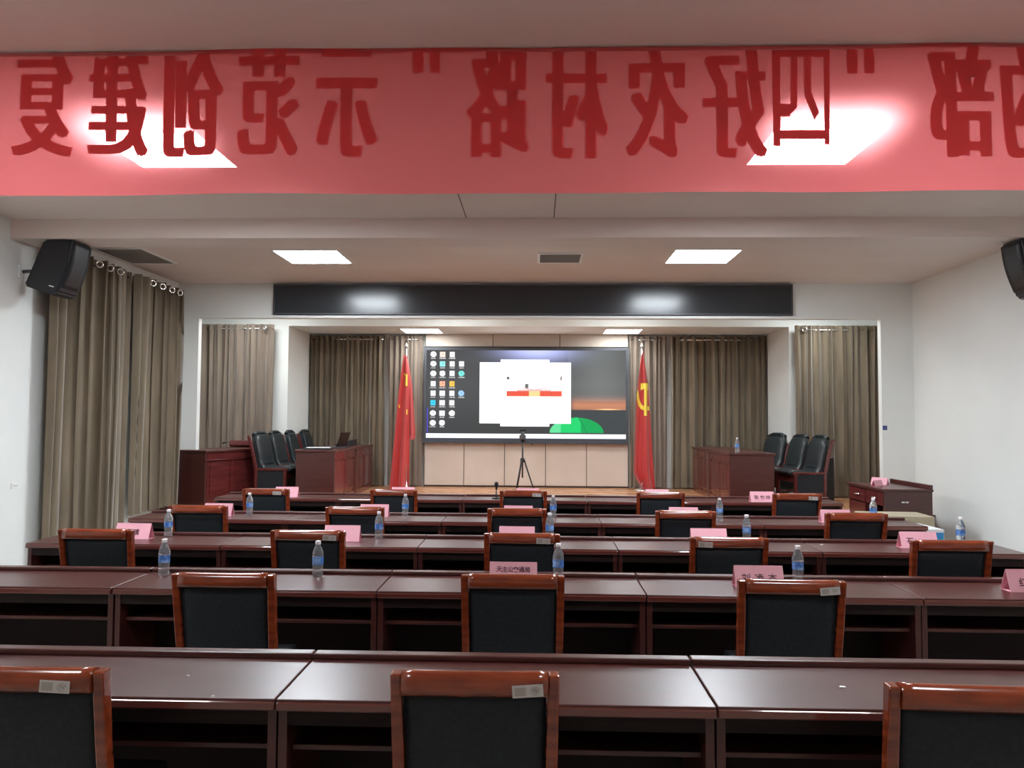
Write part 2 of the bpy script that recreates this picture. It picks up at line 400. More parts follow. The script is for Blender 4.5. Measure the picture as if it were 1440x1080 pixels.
# ------------------------------------------------------------------ big screen
def make_screen():
    ys = Y3 - .20
    a, b = at(596.5, 488.5, ys), at(884, 625, ys)
    t = thing('video_screen', 'large lit wall screen showing a desktop with a white window', 'screen', ((a.x+b.x)/2, ys, b.z))
    hw, hh = (b.x-a.x)/2, a.z-b.z
    be = .05
    part('bezel', M['bezel'], t, (-hw, hw, -.02, .095, 0, be), (-hw, hw, -.02, .095, hh-be, hh), (-hw, -hw+be, -.02, .095, be, hh-be), (hw-be, hw, -.02, .095, be, hh-be))
    NX, NY = 400, 190
    W, H = 2*(hw-be), hh-2*be
    # picture painted in the target frame: x 600..881, y 491..621
    X0, X1, T0, T1 = 599.5, 881.0, 491.0, 622.5
    icons = []
    grid = [(609,[497,511,525,540,554,568,583,597]),(622,[497,511,525,540,554,568,583,597]),(636,[497,511,525,540,554,568,583]),(649,[511,525,554])]
    tint = {(609,568):(.05,.6,.85),(622,511):(.3,.8,.8),(649,525):(.2,.75,.7),(622,540):(1,.45,.3),(636,540):(1,.55,.1),(649,554):(.35,.6,1),(622,497):(1,.75,.65)}
    rnd = random.Random(4)
    for gx, ysl in grid:
        for gy in ysl: icons.append((gx, gy, tint.get((gx, gy), (.95, .95, .97)), rnd.random() < .5, rnd.uniform(3, 5)))
    def col(x, y):
        g = .050 + .045*max(0, 1-abs(y-540)/70)*(1 if x > 800 else .5)
        c = [g, g*1.03, g*1.06]
        d = math.hypot((x-757)/48, (y-490)/16)
        k = math.exp(-d*d)
        c = [c[0]+.5*k, c[1]+.55*k, c[2]+1.0*k]
        if x > 800:
            u = min(1, (x-800)/10)
            k = math.exp(-((y-571)/9)**2) * u
            c = [c[0]+.42*k, c[1]+.13*k, c[2]+.04*k]
            k = math.exp(-((y-576.5)/1.0)**2)*math.exp(-((x-856)/14)**2)
            c = [c[0]+.9*k, c[1]+.5*k, c[2]+.2*k]
            if y > 577.5: c = [.050, .058, .062]
            else:
                k = math.exp(-((x-845)/40)**2)*.06*(1 if y < 565 else 0); c = [c[0]+k, c[1]+k*1.1, c[2]+k]
        # tent
        if y < 610.5 and y > 611 - 22.5*math.sqrt(max(0, 1-((x-812)/38.0)**2)) + (0 if x < 812 else (x-812)*.0):
            if abs(x-812) < 38:
                br = .9 if x < 818 else .55
                c = [.02*br, .62*br, .16*br]
                if abs(x-(816+ (y-590)*.5)) < .9: c = [.01, .25, .07]
                if x < 790: c = [.12, .66, .30]
        # icons
        for gx, gy, ti, rd, wd in icons:
            if abs(x-gx) < 7 and -6 < y-gy < 8:
                if (rd and math.hypot(x-gx, y-gy) < 4.2) or (not rd and abs(x-gx) < 3.6 and abs(y-gy) < 3.8):
                    c = [v*.95 for v in ti]
                    if math.hypot(x-gx-.6, y-gy+.4) < 1.1: c = [v*.6 for v in ti]
                elif 5.0 < y-gy < 6.6 and abs(x-gx) < wd and (int(x*2.3+gx) % 4) != 0: c = [.6, .6, .62]
        # window
        if (675.5 < x < 804 and 508.5 < y < 597) or (705 < x < 774 and 504.5 < y < 601.5):
            c = [1.5, 1.5, 1.55]
            if 713 < x < 791 and 528 < y < 560:
                if 550 < y < 557.5:
                    c = [.75, .10, .06]
                    if 744.5 < x < 760: c = [.85, .62, .28]
                    if int(x*1.3) % 7 == 0: c[0] *= .75
                elif y >= 557.5: c = [1.2, .95, .8]
                else:
                    k = math.exp(-((x-790)/14)**2)*(.6 if y > 533 else .25)
                    c = [1.35, 1.35-k*.9, 1.35-k]
                    if math.hypot(x-715, y-531.5) < 2.4: c = [.12]*3
                    if 739.5 < x < 744 and 540 < y < 547: c = [.14]*3
                    if 789 < x < 791 and 529 < y < 534: c = [.15]*3
                    if abs(y-(549-abs(x-752)*-.0)) < 1.0 and 728 < x < 776: c = [.75, .45, .45]
                    if abs((y-547)+abs(x-752)*.10-1) < .8 and 735 < x < 770: c = [.8, .5, .5]
        # taskbar
        if y > 612.5 and y < 619:
            c = [1.15, 1.15, 1.2]
            if x < 632 and abs(y-615.5) < 1 and int(x) % 8 < 3: c = [.6, .65, .75]
        if y >= 619: c = [.05, .055, .07]
        if abs(x-601.3) < .8 and 575 < y < 612: c = [.08, .07, .55]
        return c
    me = bpy.data.meshes.new('display')
    vs = [(-W/2+W*i/NX, 0, H*(1-j/NY)) for j in range(NY+1) for i in range(NX+1)]
    fs = [(j*(NX+1)+i, (j+1)*(NX+1)+i, (j+1)*(NX+1)+i+1, j*(NX+1)+i+1) for j in range(NY) for i in range(NX)]
    me.from_pydata(vs, [], fs)
    ca = me.color_attributes.new('picture', 'FLOAT_COLOR', 'POINT')
    buf = []
    for j in range(NY+1):
        for i in range(NX+1):
            buf += [*col(X0+(X1-X0)*i/NX, T0+(T1-T0)*j/NY), 1]
    ca.data.foreach_set('color', buf)
    m = bpy.data.materials.new('lit screen picture'); m.use_nodes = True; nt = m.node_tree; nt.nodes.clear()
    e = nt.nodes.new('ShaderNodeEmission'); o = nt.nodes.new('ShaderNodeOutputMaterial'); at_ = nt.nodes.new('ShaderNodeAttribute')
    at_.attribute_name = 'picture'; nt.links.new(at_.outputs['Color'], e.inputs[0]); e.inputs[1].default_value = 1.0
    g = nt.nodes.new('ShaderNodeBsdfGlossy'); g.inputs['Roughness'].default_value = .35; g.inputs[0].default_value = (.015,.015,.015,1)
    ad = nt.nodes.new('ShaderNodeAddShader'); nt.links.new(e.outputs[0], ad.inputs[0]); nt.links.new(g.outputs[0], ad.inputs[1])
    nt.links.new(ad.outputs[0], o.inputs[0])
    obj('display', me, m, t, (0, -.004, be))
    part('housing', M['bezel'], t, (-hw+be, hw-be, .0, .09, be, hh-be))
make_screen()

# ------------------------------------------------------------------ banner near the camera, seen from behind
BY = 3.86
bt, bb = ZC - .002, at(720, 271.5, BY).z
t = thing('banner', 'long sheer red banner hung across the room, lettering seen reversed', 'banner', (0, BY, bb))
def bfn(u, v):
    x = -3.6 + 7.2*u
    return (x, .010*math.sin(2.1*x+.6) + .006*math.sin(5.3*x) + .006*math.sin(3*v+x), (bt-bb)*(1-v) + .003*math.sin(3*x)*v)
bm = bmesh.new(); sheet(bm, bfn, 120, 10); obj('fabric', bm, M['banner'], t)
bm = bmesh.new(); tube(bm, [(-3.6, 0, bt-bb-.012), (3.6, 0, bt-bb-.012)], .010); obj('hem_rod', bm, M['cloth_red'], t)
chars = [(-42,'核'),(60,'复'),(165,'建'),(272,'创'),(378,'范'),(488,'示'),(600,'”'),(700,'路'),(812,'村'),(925,'农'),(1034,'好'),(1127,'四'),(1211,'“'),(1350,'部'),(1452,'的')]
for px, ch in chars:
    q = ch in '”“'
    me = text_mesh(ch, .66, .003)
    bm = bmesh.new(); bm.from_mesh(me); bpy.data.meshes.remove(me)
    if not bm.verts: bm.free(); continue
    xs = [v.co.x for v in bm.verts]; ys = [v.co.y for v in bm.verts]
    cx, cy, wx, wy = (min(xs)+max(xs))/2, (min(ys)+max(ys))/2, max(xs)-min(xs), max(ys)-min(ys)
    if q: W_, H_, zc = .13, .16, at(px, 95, BY).z - bb
    else: W_, H_, zc = .325, .575, at(px, 143, BY).z - bb
    if ch == '四': W_, H_ = .27, .47
    nx = .017
    for v in bm.verts: v.co = Vector((-(v.co.x-cx)*(W_-nx*2)/wx, 0, (v.co.y-cy)*H_/wy))
    geo = list(bm.verts)+list(bm.edges)+list(bm.faces)
    hand = None
    if ch == '四':
        hand = [[(1086,64),(1168,64),(1168,79),(1086,79)], [(1086,64),(1098,64),(1098,205),(1088,205)], [(1159,64),(1168,64),(1167,203),(1160,203)],
                [(1090,182),(1167,182),(1167,195),(1090,195)], [(1113,79),(1123,79),(1122,150),(1112,160)], [(1097,145),(1113,145),(1112,163),(1097,163)],
                [(1131,79),(1142,79),(1142,130),(1132,135)], [(1132,133),(1142,128),(1153,157),(1146,168)]]
    elif q:
        o_ = px - 1211
        hand = [[(1192+o_,54),(1199+o_,54),(1207+o_,76),(1192+o_,80)], [(1191+o_,78),(1207+o_,75),(1207+o_,103),(1192+o_,103)],
                [(1216+o_,54),(1223+o_,54),(1230+o_,76),(1215+o_,80)], [(1215+o_,78),(1230+o_,75),(1230+o_,103),(1216+o_,103)]]
    if hand:
        bm.clear()
        X_ = xat(px, BY, bb+zc)
        for i_, qd in enumerate(hand):
            bm.faces.new([bm.verts.new((at(a_, b_, BY).x - X_, .0004*i_, at(a_, b_, BY).z - bb - zc)) for a_, b_ in qd])
    for k, s in enumerate(() if hand else (-1, -.33, .33, 1)):
        r = bmesh.ops.duplicate(bm, geom=geo)
        bmesh.ops.translate(bm, vec=(nx*s, .0004*(k+1), 0), verts=[g for g in r['geom'] if isinstance(g, bmesh.types.BMVert)])
    X = xat(px, BY, bb+zc)
    o = obj('character', bm, M['letter'], t, (X, .0, zc))
    for v in o.data.vertices:
        xx = X + v.co.x
        v.co.y += .010*math.sin(2.1*xx+.6) + .006*math.sin(5.3*xx) + .006*math.sin(3*(1-(zc+v.co.z)/(bt-bb))+xx) + .004
    o['label'] = 'reversed character seen from behind the banner'

# ------------------------------------------------------------------ desks
PITCH = 1.452
SEAM0 = -3.765
ROWPX = [(780, 996.5), (780, 838.5), (850, 775.5), (600, 735.5), (850, 706.5)]
ROW = [atz(px, py, .745).y for px, py in ROWPX]
print('ROWS', ROW)
DD = .48
def make_desk():
    t = thing('desk', 'x', 'desk', (0,0,0), 0, 'mahogany meeting desks in five rows')
    h = PITCH/2 - .0025
    bm = bmesh.new(); box(bm, -h, h, 0, DD, .735, .76, bev=.004); obj('tabletop', bm, M['desk'], t)
    bm = bmesh.new(); box(bm, -h, h, -.006, .014, .722, .752, bev=.006, seg=3); obj('front_edge', bm, M['edge'], t)
    bm = bmesh.new(); box(bm, -h, h, DD-.055, DD, .76, .782, bev=.006); obj('back_ledge', bm, M['desk'], t)
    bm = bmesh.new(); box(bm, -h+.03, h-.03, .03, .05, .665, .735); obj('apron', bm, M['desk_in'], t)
    for s in (-1, 1):
        bm = bmesh.new(); x = s*(h-.016); box(bm, x-.015, x+.015, .025, DD-.02, 0, .735, bev=.002); obj('side_panel', bm, M['desk'], t)
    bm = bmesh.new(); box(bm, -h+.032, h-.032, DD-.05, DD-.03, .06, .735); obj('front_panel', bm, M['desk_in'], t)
    bm = bmesh.new(); box(bm, -h+.032, h-.032, .085, DD-.051, .562, .580, bev=.003); obj('shelf', bm, M['desk'], t)
    return t
POS = ['leftmost', 'second from left', 'middle', 'second from right', 'rightmost']
RN = ['nearest row', 'second row from camera', 'third row from camera', 'fourth row from camera', 'farthest row']
desk0 = make_desk(); first = True
for r in range(5):
    for k in range(5):
        if r == 0 and k in (0, 4): continue
        d = desk0 if first else copy_tree(desk0); first = False
        d.location = (SEAM0 + PITCH*(k+.5), ROW[r] + random.uniform(-.006, .006), 0)
        extra = {0: 'bare and glossy', 1: 'bottle or card on top', 2: 'under name cards', 3: 'under name cards', 4: 'just before the stage'}[r]
        if r == 0: p = ['', 'left', 'middle', 'right', ''][k]
        else: p = POS[k]
        ex = {0: 'bare glossy', 1: 'glossy', 2: 'glossy', 3: 'glossy', 4: 'glossy'}[r]
        d['label'] = f'{ex} mahogany desk, {p} one in the {RN[r]}' + (', just before the stage' if r == 4 else '')

# ------------------------------------------------------------------ row chairs
def make_chair():
    t = thing('conference_chair', 'x', 'chair', (0,0,0), 0, 'wooden framed chairs behind the desks')
    for s in (-1, 1):
        bm = bmesh.new()
        bar(bm, [(s*.222, .11, 0), (s*.224, .085, .42), (s*.228, .03, .72), (s*.2315, 0, .945)], [.034, .036, .036, .033], [.034, .042, .040, .050], bev=.006)
        obj('rear_leg', bm, M['chair'], t)
        bm = bmesh.new(); bar(bm, [(s*.215, .45, 0), (s*.215, .45, .41)], [.030, .040], [.030, .040], bev=.004); obj('front_leg', bm, M['chair'], t)
        bm = bmesh.new(); box(bm, s*.218-.012, s*.218+.012, .10, .44, .17, .20, bev=.003); obj('stretcher', bm, M['chair'], t)
    # top rail, rounded profile swept between the stiles
    bm = bmesh.new()
    prof = [(-.024, .884), (-.030, .90), (-.028, .932), (-.016, .948), (.004, .951), (.020, .945), (.026, .925), (.024, .884)]
    rings = []
    for i in range(13):
        u = i/12*2-1
        cv = .006*(1-u*u)
        rings.append([bm.verts.new((u*.2145, y-cv, z)) for y, z in prof])
    n = len(prof)
    for a, b in zip(rings, rings[1:]):
        for i in range(n):
            f = bm.faces.new((a[i], a[(i+1)%n], b[(i+1)%n], b[i])); f.smooth = i not in (n-1,)
    bm.faces.new(rings[0][::-1]); bm.faces.new(rings[-1])
    obj('top_rail', bm, M['chair'], t)
    bm = bmesh.new(); box(bm, -.207, .207, .055, .085, .47, .50, bev=.004); obj('lower_rail', bm, M['chair'], t)
    # padded back, bulging
    bm = bmesh.new()
    def bf(u, v):
        z = .50 + .386*v; yb = .066 - .066*v
        e = 1 - max(abs(2*u-1), abs(2*v-1))**6
        return (-.2105+.421*u, yb - .012*e, z)
    sheet(bm, bf, 14, 12, th=(0, .040, 0)); obj('backrest', bm, M['leather'], t)
    bm = bmesh.new(); box(bm, -.215, .215, .09, .47, .435, .485, bev=.016, seg=3); obj('seat', bm, M['leather'], t)
    bm = bmesh.new(); box(bm, -.2, .2, .09, .455, .39, .434); obj('seat_frame', bm, M['chair'], t)
    return t
stick = None
def add_sticker(ch, lx, tilt=0.0):
    global stick
    if stick is None:
        bm = bmesh.new(); box(bm, -.045, .045, -.0008, .0008, -.0175, .0175); a = bm
        me = bpy.data.meshes.new('sticker'); a.to_mesh(me); a.free(); me.materials.append(M['sticker'])
        bm = bmesh.new()
        box(bm, -.038, -.006, -.0014, -.0006, -.012, .012)
        n = 14
        for i in range(n):
            A0, A1 = 2*math.pi*i/n*.8, 2*math.pi*(i+1)/n*.8
            poly(bm, [Vector((.022+.014*math.cos(A0), -.0014, .012*math.sin(A0))), Vector((.022+.014*math.cos(A1), -.0014, .012*math.sin(A1))), Vector((.022+.012*math.cos(A1), -.0014, .010*math.sin(A1))), Vector((.022+.012*math.cos(A0), -.0014, .010*math.sin(A0)))], .0006)
        box(bm, .015, .019, -.0014, -.0006, -.005, .006); box(bm, .021, .024, -.0014, -.0006, -.004, .007); box(bm, .026, .030, -.0014, -.0006, -.006, .004)
        me2 = bpy.data.meshes.new('print'); bmesh.ops.recalc_face_normals(bm, faces=bm.faces); bm.to_mesh(me2); bm.free(); me2.materials.append(M['vent'])
        stick = (me, me2)
    o = bpy.data.objects.new('sticker', stick[0]); C.objects.link(o); o.parent = ch
    o.location = (lx, -.0375, .905); o.rotation_euler = (R(-2), R(tilt), 0)
    o['label'] = 'small grey printed sticker'
    p = bpy.data.objects.new('print', stick[1]); C.objects.link(p); p.parent = o
CH = .95
# (px of the centre, px y of the top, sticker local x or None, rz)
chairs = {
 0: [(35, 937, .115, -.5), (668, 940.5, .155, 1.2), (1374, 966, None, -2.0)],
 1: [(315, 806, None, 0), (721, 806, None, .5), (1113, 815, .165, -1)],
 2: [(135, 743, None, 0), (433, 744, .155, 0), (734, 749, .14, -.6), (1025, 756, -.155, 0), (1338, 761, None, 0)],
 3: [(279, 710, None, 0), (499, 712, None, 0), (727, 714.5, None, 0), (964, 718, None, 0), (1204, 722, None, 0)],
 4: [(374, 687, .13, 0), (554, 688, None, 0), (736, 689, .14, 0), (929, 692, None, 0), (1121, 694.5, .15, 0)],
}
P3 = ['left', 'middle', 'right']
chair0 = make_chair(); first = True; bare = chair0
protos = [chair0]
todo = []
for r in range(5):
    cs = chairs[r]
    Yc = sum(atz(px, py, CH).y for px, py, _, _ in cs)/len(cs)
    Yc = min(Yc, ROW[r]-.10)
    print('chair row', r, Yc)
    for i, (px, py, st, rz) in enumerate(cs):
        todo.append((r, i, len(cs), px, Yc + (atz(px, py, CH).y - Yc)*.6, st, rz))
for n_, (r, i, n, px, Y, st, rz) in enumerate(todo):
    Y = min(Y, ROW[r]-.08)
    c = copy_tree(chair0)
    c.location = (xat(px, Y, CH-.03), Y, 0); c.rotation_euler = (0, 0, R(rz))
    pos = P3[i] if n == 3 else POS[i]
    c['label'] = f'black-backed wooden chair with {"rail sticker" if st else "plain rail"}, {pos} in the {RN[r]}'
    if st: add_sticker(c, st, -4 if st and r == 0 and i == 1 else (-5 if r == 1 else 2))
for ch in list(chair0.children): bpy.data.objects.remove(ch)
bpy.data.objects.remove(chair0)

# ------------------------------------------------------------------ name cards
def card_meshes():
    bm = bmesh.new(); w_, h_, d_ = .135, .115, .048; th = .0018
    tri = [(-d_, 0), (0, h_), (d_, 0)]
    for a, b in ((0, 1), (1, 2), (2, 0)):
        (y0, z0), (y1, z1) = tri[a], tri[b]
        n = Vector((0, z1-z0, -(y1-y0))).normalized()*th
        p = [Vector((-w_, y0, z0)), Vector((w_, y0, z0)), Vector((w_, y1, z1)), Vector((-w_, y1, z1))]
        poly(bm, p, 1.0, axis=n*(1 if a != 2 else -1))
    bmesh.ops.translate(bm, vec=(0, 0, .0012), verts=bm.verts)
    me = bpy.data.meshes.new('card'); bmesh.ops.recalc_face_normals(bm, faces=bm.faces); bm.to_mesh(me); bm.free(); me.materials.append(M['card'])
    return me
CARD = card_meshes()
TILT = math.atan2(.048, .115)
def card(x, y, z, rz, label, txt=None, tw=.2, group='pink name cards', scale=1.0, ink=True):
    t = thing('name_card', label, 'name card', (x, y, z), R(rz), group)
    o = bpy.data.objects.new('folded_card', CARD); C.objects.link(o); o.parent = t
    t.scale = (scale,)*3
    if txt:
        n = len(txt)
        for i, ch in enumerate(txt):
            if ch == ' ': continue
            s = .052 if n <= 3 else .034
            bm = solid_text(ch, s, .0008, .0006)
            u = -tw/2 + tw*(i+.5)/n
            o = obj('character', bm, M['ink'], t)
            zc = .052 if n <= 3 else .078
            o.location = (u, -.048 + (zc/.115)*.048 - .0028, zc)
            o.rotation_euler = (-TILT, 0, 0)
ZT = .761
def onrow(px, r, dy, z=ZT+.06): 
    Y = ROW[r] + dy
    return xat(px, Y, z), Y
cards = [
 (1, 722, .26, 'pink tent name card behind the middle chair in the second row, six small characters', '天主公交通局', .19, 0),
 (1, 1066, .24, 'pink tent name card left of the bottle on the right of the second row', '刘凌杰', .22, 0),
 (1, 1449, .22, 'pink tent name card cut off by the right picture edge', '红星乡', .16, 0),
 (2, 189, .26, 'pink tent name card on the third row near the left curtain, beside a bottle', '石镇', .11, 0),
 (2, 482, .26, 'pink tent name card between second chair and bottle in the third row', ' 乡', .06, 0),
 (2, 727, .30, 'pink tent name card behind the middle chair of the third row', None, .2, 0),
 (2, 996, .30, 'pink tent name card behind the fourth chair of the third row', None, .2, 0),
 (2, 1290, .24, 'pink tent name card behind the rightmost chair of the third row', '石  ', .20, 0),
 (3, 308, .26, 'pink tent name card behind the leftmost chair of the fourth row', None, .2, 0),
 (3, 527, .30, 'pale pink tent name card behind the second chair of the fourth row', None, .2, 0),
 (3, 729, .30, 'pink tent name card behind the middle chair of the fourth row', None, .2, 0),
 (3, 961, .30, 'pink tent name card behind the fourth chair of the fourth row', None, .2, 0),
 (3, 1174, .22, 'pink tent name card behind the rightmost chair of the fourth row', None, .2, 0),
 (4, 404, .16, 'pink tent name card at the left of the farthest row', ' 乡', .1, 0),
 (4, 567, .26, 'pink tent name card behind the second chair of the farthest row', None, .2, 0),
 (4, 742, .26, 'pink tent name card behind the middle chair of the farthest row', None, .2, 0),
 (4, 924, .26, 'pink tent name card behind the fourth chair of the farthest row', None, .2, 0),
 (4, 1071, .10, 'pink tent name card left of the rightmost chair of the farthest row, characters readable', '张竹玲', .2, 0),
]
for r, px, dy, lab, tx, tw, rz in cards:
    x, y = onrow(px, r, dy)
    card(x, y, ZT, rz + random.uniform(-1.5, 1.5), lab, tx, tw)

# ------------------------------------------------------------------ bottles
def make_bottle():
    t = thing('water_bottle', 'x', 'bottle', (0,0,0), 0, 'water bottles on the desks')
    bm = bmesh.new()
    lathe(bm, [(.022, 0), (.029, .004), (.031, .012), (.029, .022), (.031, .034), (.029, .046), (.031, .058), (.0305, .075), (.0305, .115), (.032, .122), (.0325, .135), (.030, .150), (.022, .170), (.0135, .184), (.0125, .192)], 18)
    obj('body', bm, M['water'], t)
    bm = bmesh.new(); lathe(bm, [(.0145, .190), (.0155, .192), (.0155, .208), (.014, .211)], 18); obj('cap', bm, M['cap'], t)
    bm = bmesh.new(); n = 18; rg = []
    for z in (.076, .118):
        rg.append([bm.verts.new((.0318*math.cos(2*math.pi*k/n), .0318*math.sin(2*math.pi*k/n), z)) for k in range(n)])
    for i in range(n):
        f = bm.faces.new((rg[0][i], rg[0][(i+1)%n], rg[1][(i+1)%n], rg[1][i])); f.smooth = True
    obj('label', bm, M['label'], t)
    return t
bott = [
 (1, 231, .34, 'water bottle with blue label, leftmost on the second row'),
 (1, 447, .34, 'water bottle with blue label, right of the left chair on the second row'),
 (1, 785, .34, 'water bottle right of the pink card and middle chair on the second row'),
 (1, 1122, .36, 'water bottle behind the right chair on the second row'),
 (2, 237, .36, 'water bottle right of the leftmost card on the third row'),
 (2, 533, .36, 'water bottle right of the second chair on the third row'),
 (2, 773, .38, 'water bottle half hidden behind the middle chair of the third row'),
 (2, 1050, .38, 'water bottle behind the fourth chair on the third row'),
 (2, 1351, .36, 'water bottle against the white wall, behind the rightmost third row chair'),
 (3, 351, .32, 'water bottle right of the leftmost chair on the fourth row'),
 (3, 570, .34, 'water bottle right of the second chair on the fourth row'),
 (3, 778, .34, 'water bottle right of the middle chair on the fourth row'),
 (3, 1012, .25, 'water bottle right of the fourth chair on the fourth row'),
 (3, 1228, .36, 'water bottle behind the rightmost chair on the fourth row'),
]
b0_ = make_bottle(); first = True
def put_bottle(x, y, z, lab):
    global first
    b = b0_ if first else copy_tree(b0_); first = False
    b.location = (x, y, z); b.rotation_euler = (0, 0, random.uniform(0, 6)); b['label'] = lab
for r, px, dy, lab in bott:
    x, y = onrow(px, r, dy, ZT+.1); put_bottle(x, y, ZT, lab)

# small table microphone on the farthest row
x, y = onrow(698, 4, .16)
t = thing('desk_microphone', 'small black microphone on a round stand, left of the middle chair in the farthest row', 'microphone', (x, y, ZT))
bm = bmesh.new(); lathe(bm, [(.055, 0), (.055, .01), (.02, .018), (.008, .022)], 18); obj('base', bm, M['black'], t)
bm = bmesh.new(); lathe(bm, [(.008, .02), (.008, .11)], 10); obj('stem', bm, M['grey'], t)
bm = bmesh.new(); lathe(bm, [(.010, .105), (.014, .13), (.022, .15), (.026, .17), (.020, .19), (.004, .198)], 14); obj('head', bm, M['black'], t)

# ------------------------------------------------------------------ stage desks
def stage_desk(label, x0, x1, y0, y1, face, h=.76, rz=None, loc=None, npan=2, m='red_wood', ov=.02):
    """desk whose panelled front faces +x (face=1) or -x"""
    cx, cy = (x0+x1)/2, (y0+y1)/2; hx, hy = (x1-x0)/2, (y1-y0)/2
    t = thing('stage_desk', label, 'desk', loc or (cx, cy, SZ), rz or 0, 'panelled desks on the stage')
    W_ = M[m]
    bm = bmesh.new(); box(bm, -hx-ov, hx+ov, -hy, hy, h-.035, h, bev=.008); obj('tabletop', bm, M['desk'], t)
    for s in (-1, 1):
        bm = bmesh.new(); y = s*(hy-.03); box(bm, -hx, hx, y-.018, y+.018, 0, h-.035, bev=.003); obj('end_panel', bm, M['desk'], t)
    xf = face*hx
    fr = bmesh.new()
    def fb(y0_, y1_, z0_, z1_, a, b): box(fr, min(xf-face*a, xf-face*b), max(xf-face*a, xf-face*b), y0_, y1_, z0_, z1_)
    fb(-hy+.05, hy-.05, .0, h-.036, .012, .03)
    fb(-hy+.05, hy-.05, .0, .08, 0, .012); fb(-hy+.05, hy-.05, h-.14, h-.036, 0, .012)
    ys_ = [-hy+.05 + (2*hy-.1)*i/npan for i in range(npan+1)]
    for yy in ys_: fb(max(yy-.035, -hy+.05), min(yy+.035, hy-.05), .08, h-.14, 0, .012)
    obj('front_frame', fr, W_, t)
    for a, b in zip(ys_, ys_[1:]):
        bm = bmesh.new(); x_ = sorted((xf-face*.012, xf-face*.002))
        box(bm, x_[0], x_[1], a+.06, b-.06, .11, h-.17, bev=.004); obj('raised_panel', bm, W_, t)
    bm = bmesh.new(); x_ = sorted((xf+face*.0, xf+face*.012)); box(bm, x_[0], x_[1], -hy+.02, hy-.02, h-.15, h-.135, bev=.003); obj('moulding', bm, W_, t)
    return t
XD1 = at(470, 640, 10.9).x; XD0 = at(416, 640, 10.9).x
stage_desk('red mahogany panelled desk at the stage left, near one with laptop', XD0, XD1, 10.9, 12.2, 1)
stage_desk('red mahogany panelled desk at the stage left, farther one by the back curtain', XD0, XD1, 12.22, 13.45, 1)
XE0 = at(1026, 640, 10.9).x; XE1 = at(1089, 640, 10.9).x
stage_desk('red mahogany panelled desk at the stage right, near one with a bottle', XE0, XE1, 10.9, 12.2, -1)
stage_desk('red mahogany panelled desk at the stage right, farther one by the back curtain', XE0, XE1, 12.22, 13.45, -1)
stage_desk('dark desk standing askew in front of the left stage curtain', -.25, .25, -.55, .55, 1, rz=R(-19), loc=(-4.62, 11.06, SZ))
pb = at(1037, 648, 11.05); put_bottle(pb.x, 11.05, SZ+.761, 'water bottle on the near desk at the right of the stage')

# lectern with sloping top beside the left chairs
lp = at(350, 640, 12.02)
t = thing('lectern', 'reddish wooden lectern with sloping top beside the left stage chairs', 'lectern', (lp.x, 12.02, SZ), R(8))
bm = bmesh.new(); bar(bm, [(0, 0, 0), (0, 0, .03)], .44, .36, bev=.005); obj('base', bm, M['desk'], t)
bm = bmesh.new(); bar(bm, [(0, 0, .03), (0, 0, .42), (0, 0, .66)], [.26, .24, .40], [.26, .24, .36]); obj('pedestal', bm, M['desk'], t)
bm = bmesh.new(); box(bm, -.27, .27, -.20, .20, -.05, .05, bev=.03, seg=3, rot=Matrix.Rotation(R(-22), 3, 'X'), loc=(0, 0, .75)); obj('sloping_top', bm, M['red_wood'], t)
bm = bmesh.new(); tube(bm, [(-.12, .02, .73), (-.18, .02, .80), (-.30, 0, .83), (-.36, -.02, .82)], .006, 8); obj('gooseneck', bm, M['black'], t)
bm = bmesh.new(); tube(bm, [(-.355, -.02, .822), (-.40, -.03, .812)], .014, 8); obj('microphone_head', bm, M['black'], t)

# stage armchairs
def make_armchair():
    t = thing('armchair', 'x', 'chair', (0,0,0), 0, 'leather armchairs on the stage')
    def bf(u, v):     # leather from seat front up to the back top, facing +y
        pts = [(.50, .47), (.42, .50), (.22, .47), (.08, .47), (.02, .56), (-.01, .72), (-.05, .88), (-.09, .97)]
        k = v*(len(pts)-1); i = min(int(k), len(pts)-2); f = k-i
        y = pts[i][0]*(1-f)+pts[i+1][0]*f; z = pts[i][1]*(1-f)+pts[i+1][1]*f
        w_ = .24 - .05*max(0, v-.85)/.15
        b_ = .02*(1-(2*u-1)**4)*(1 if 0.05 < v < .97 else .3)
        return (-w_+2*w_*u, y + b_*(1 if v > .5 else 0), z + b_*(1 if v <= .5 else 0))
    bm = bmesh.new(); sheet(bm, bf, 10, 28, th=(0, -.05, -.035)); obj('upholstery', bm, M['leather_soft'], t)
    bm = bmesh.new(); tube(bm, [(-.2, -.11, .955), (-.1, -.12, .99), (.1, -.12, .99), (.2, -.11, .955)], .03, 10); obj('headroll', bm, M['leather_soft'], t)
    for s in (-1, 1):
        x = s*.275
        bm = bmesh.new(); bar(bm, [(x, -.02, 0), (x, -.02, .45), (x, -.08, .72), (x, -.15, .95)], .035, [.04, .05, .05, .04], bev=.008); obj('rear_leg', bm, M['red_wood'], t)
        bm = bmesh.new(); bar(bm, [(x, .42, 0), (x, .42, .45)], .035, .045, bev=.006); obj('front_leg', bm, M['red_wood'], t)
        bm = bmesh.new(); box(bm, x-.020, x+.020, -.03, .46, .45, .485, bev=.008, seg=3); obj('side_rail', bm, M['red_wood'], t)
        bm = bmesh.new(); box(bm, x-.006, x+.006, .0, .40, .20, .45); obj('side_panel', bm, M['leather'], t)
        bm = bmesh.new(); box(bm, x-.014, x+.014, .0, .40, .16, .20, bev=.004); obj('lower_rail', bm, M['red_wood'], t)
    bm = bmesh.new(); box(bm, -.26, .26, .40, .43, .34, .42, bev=.004); obj('seat_rail', bm, M['red_wood'], t)
    bm = bmesh.new(); box(bm, -.26, .26, -.04, -.01, .34, .42, bev=.004); obj('rear_rail', bm, M['red_wood'], t)
    return t
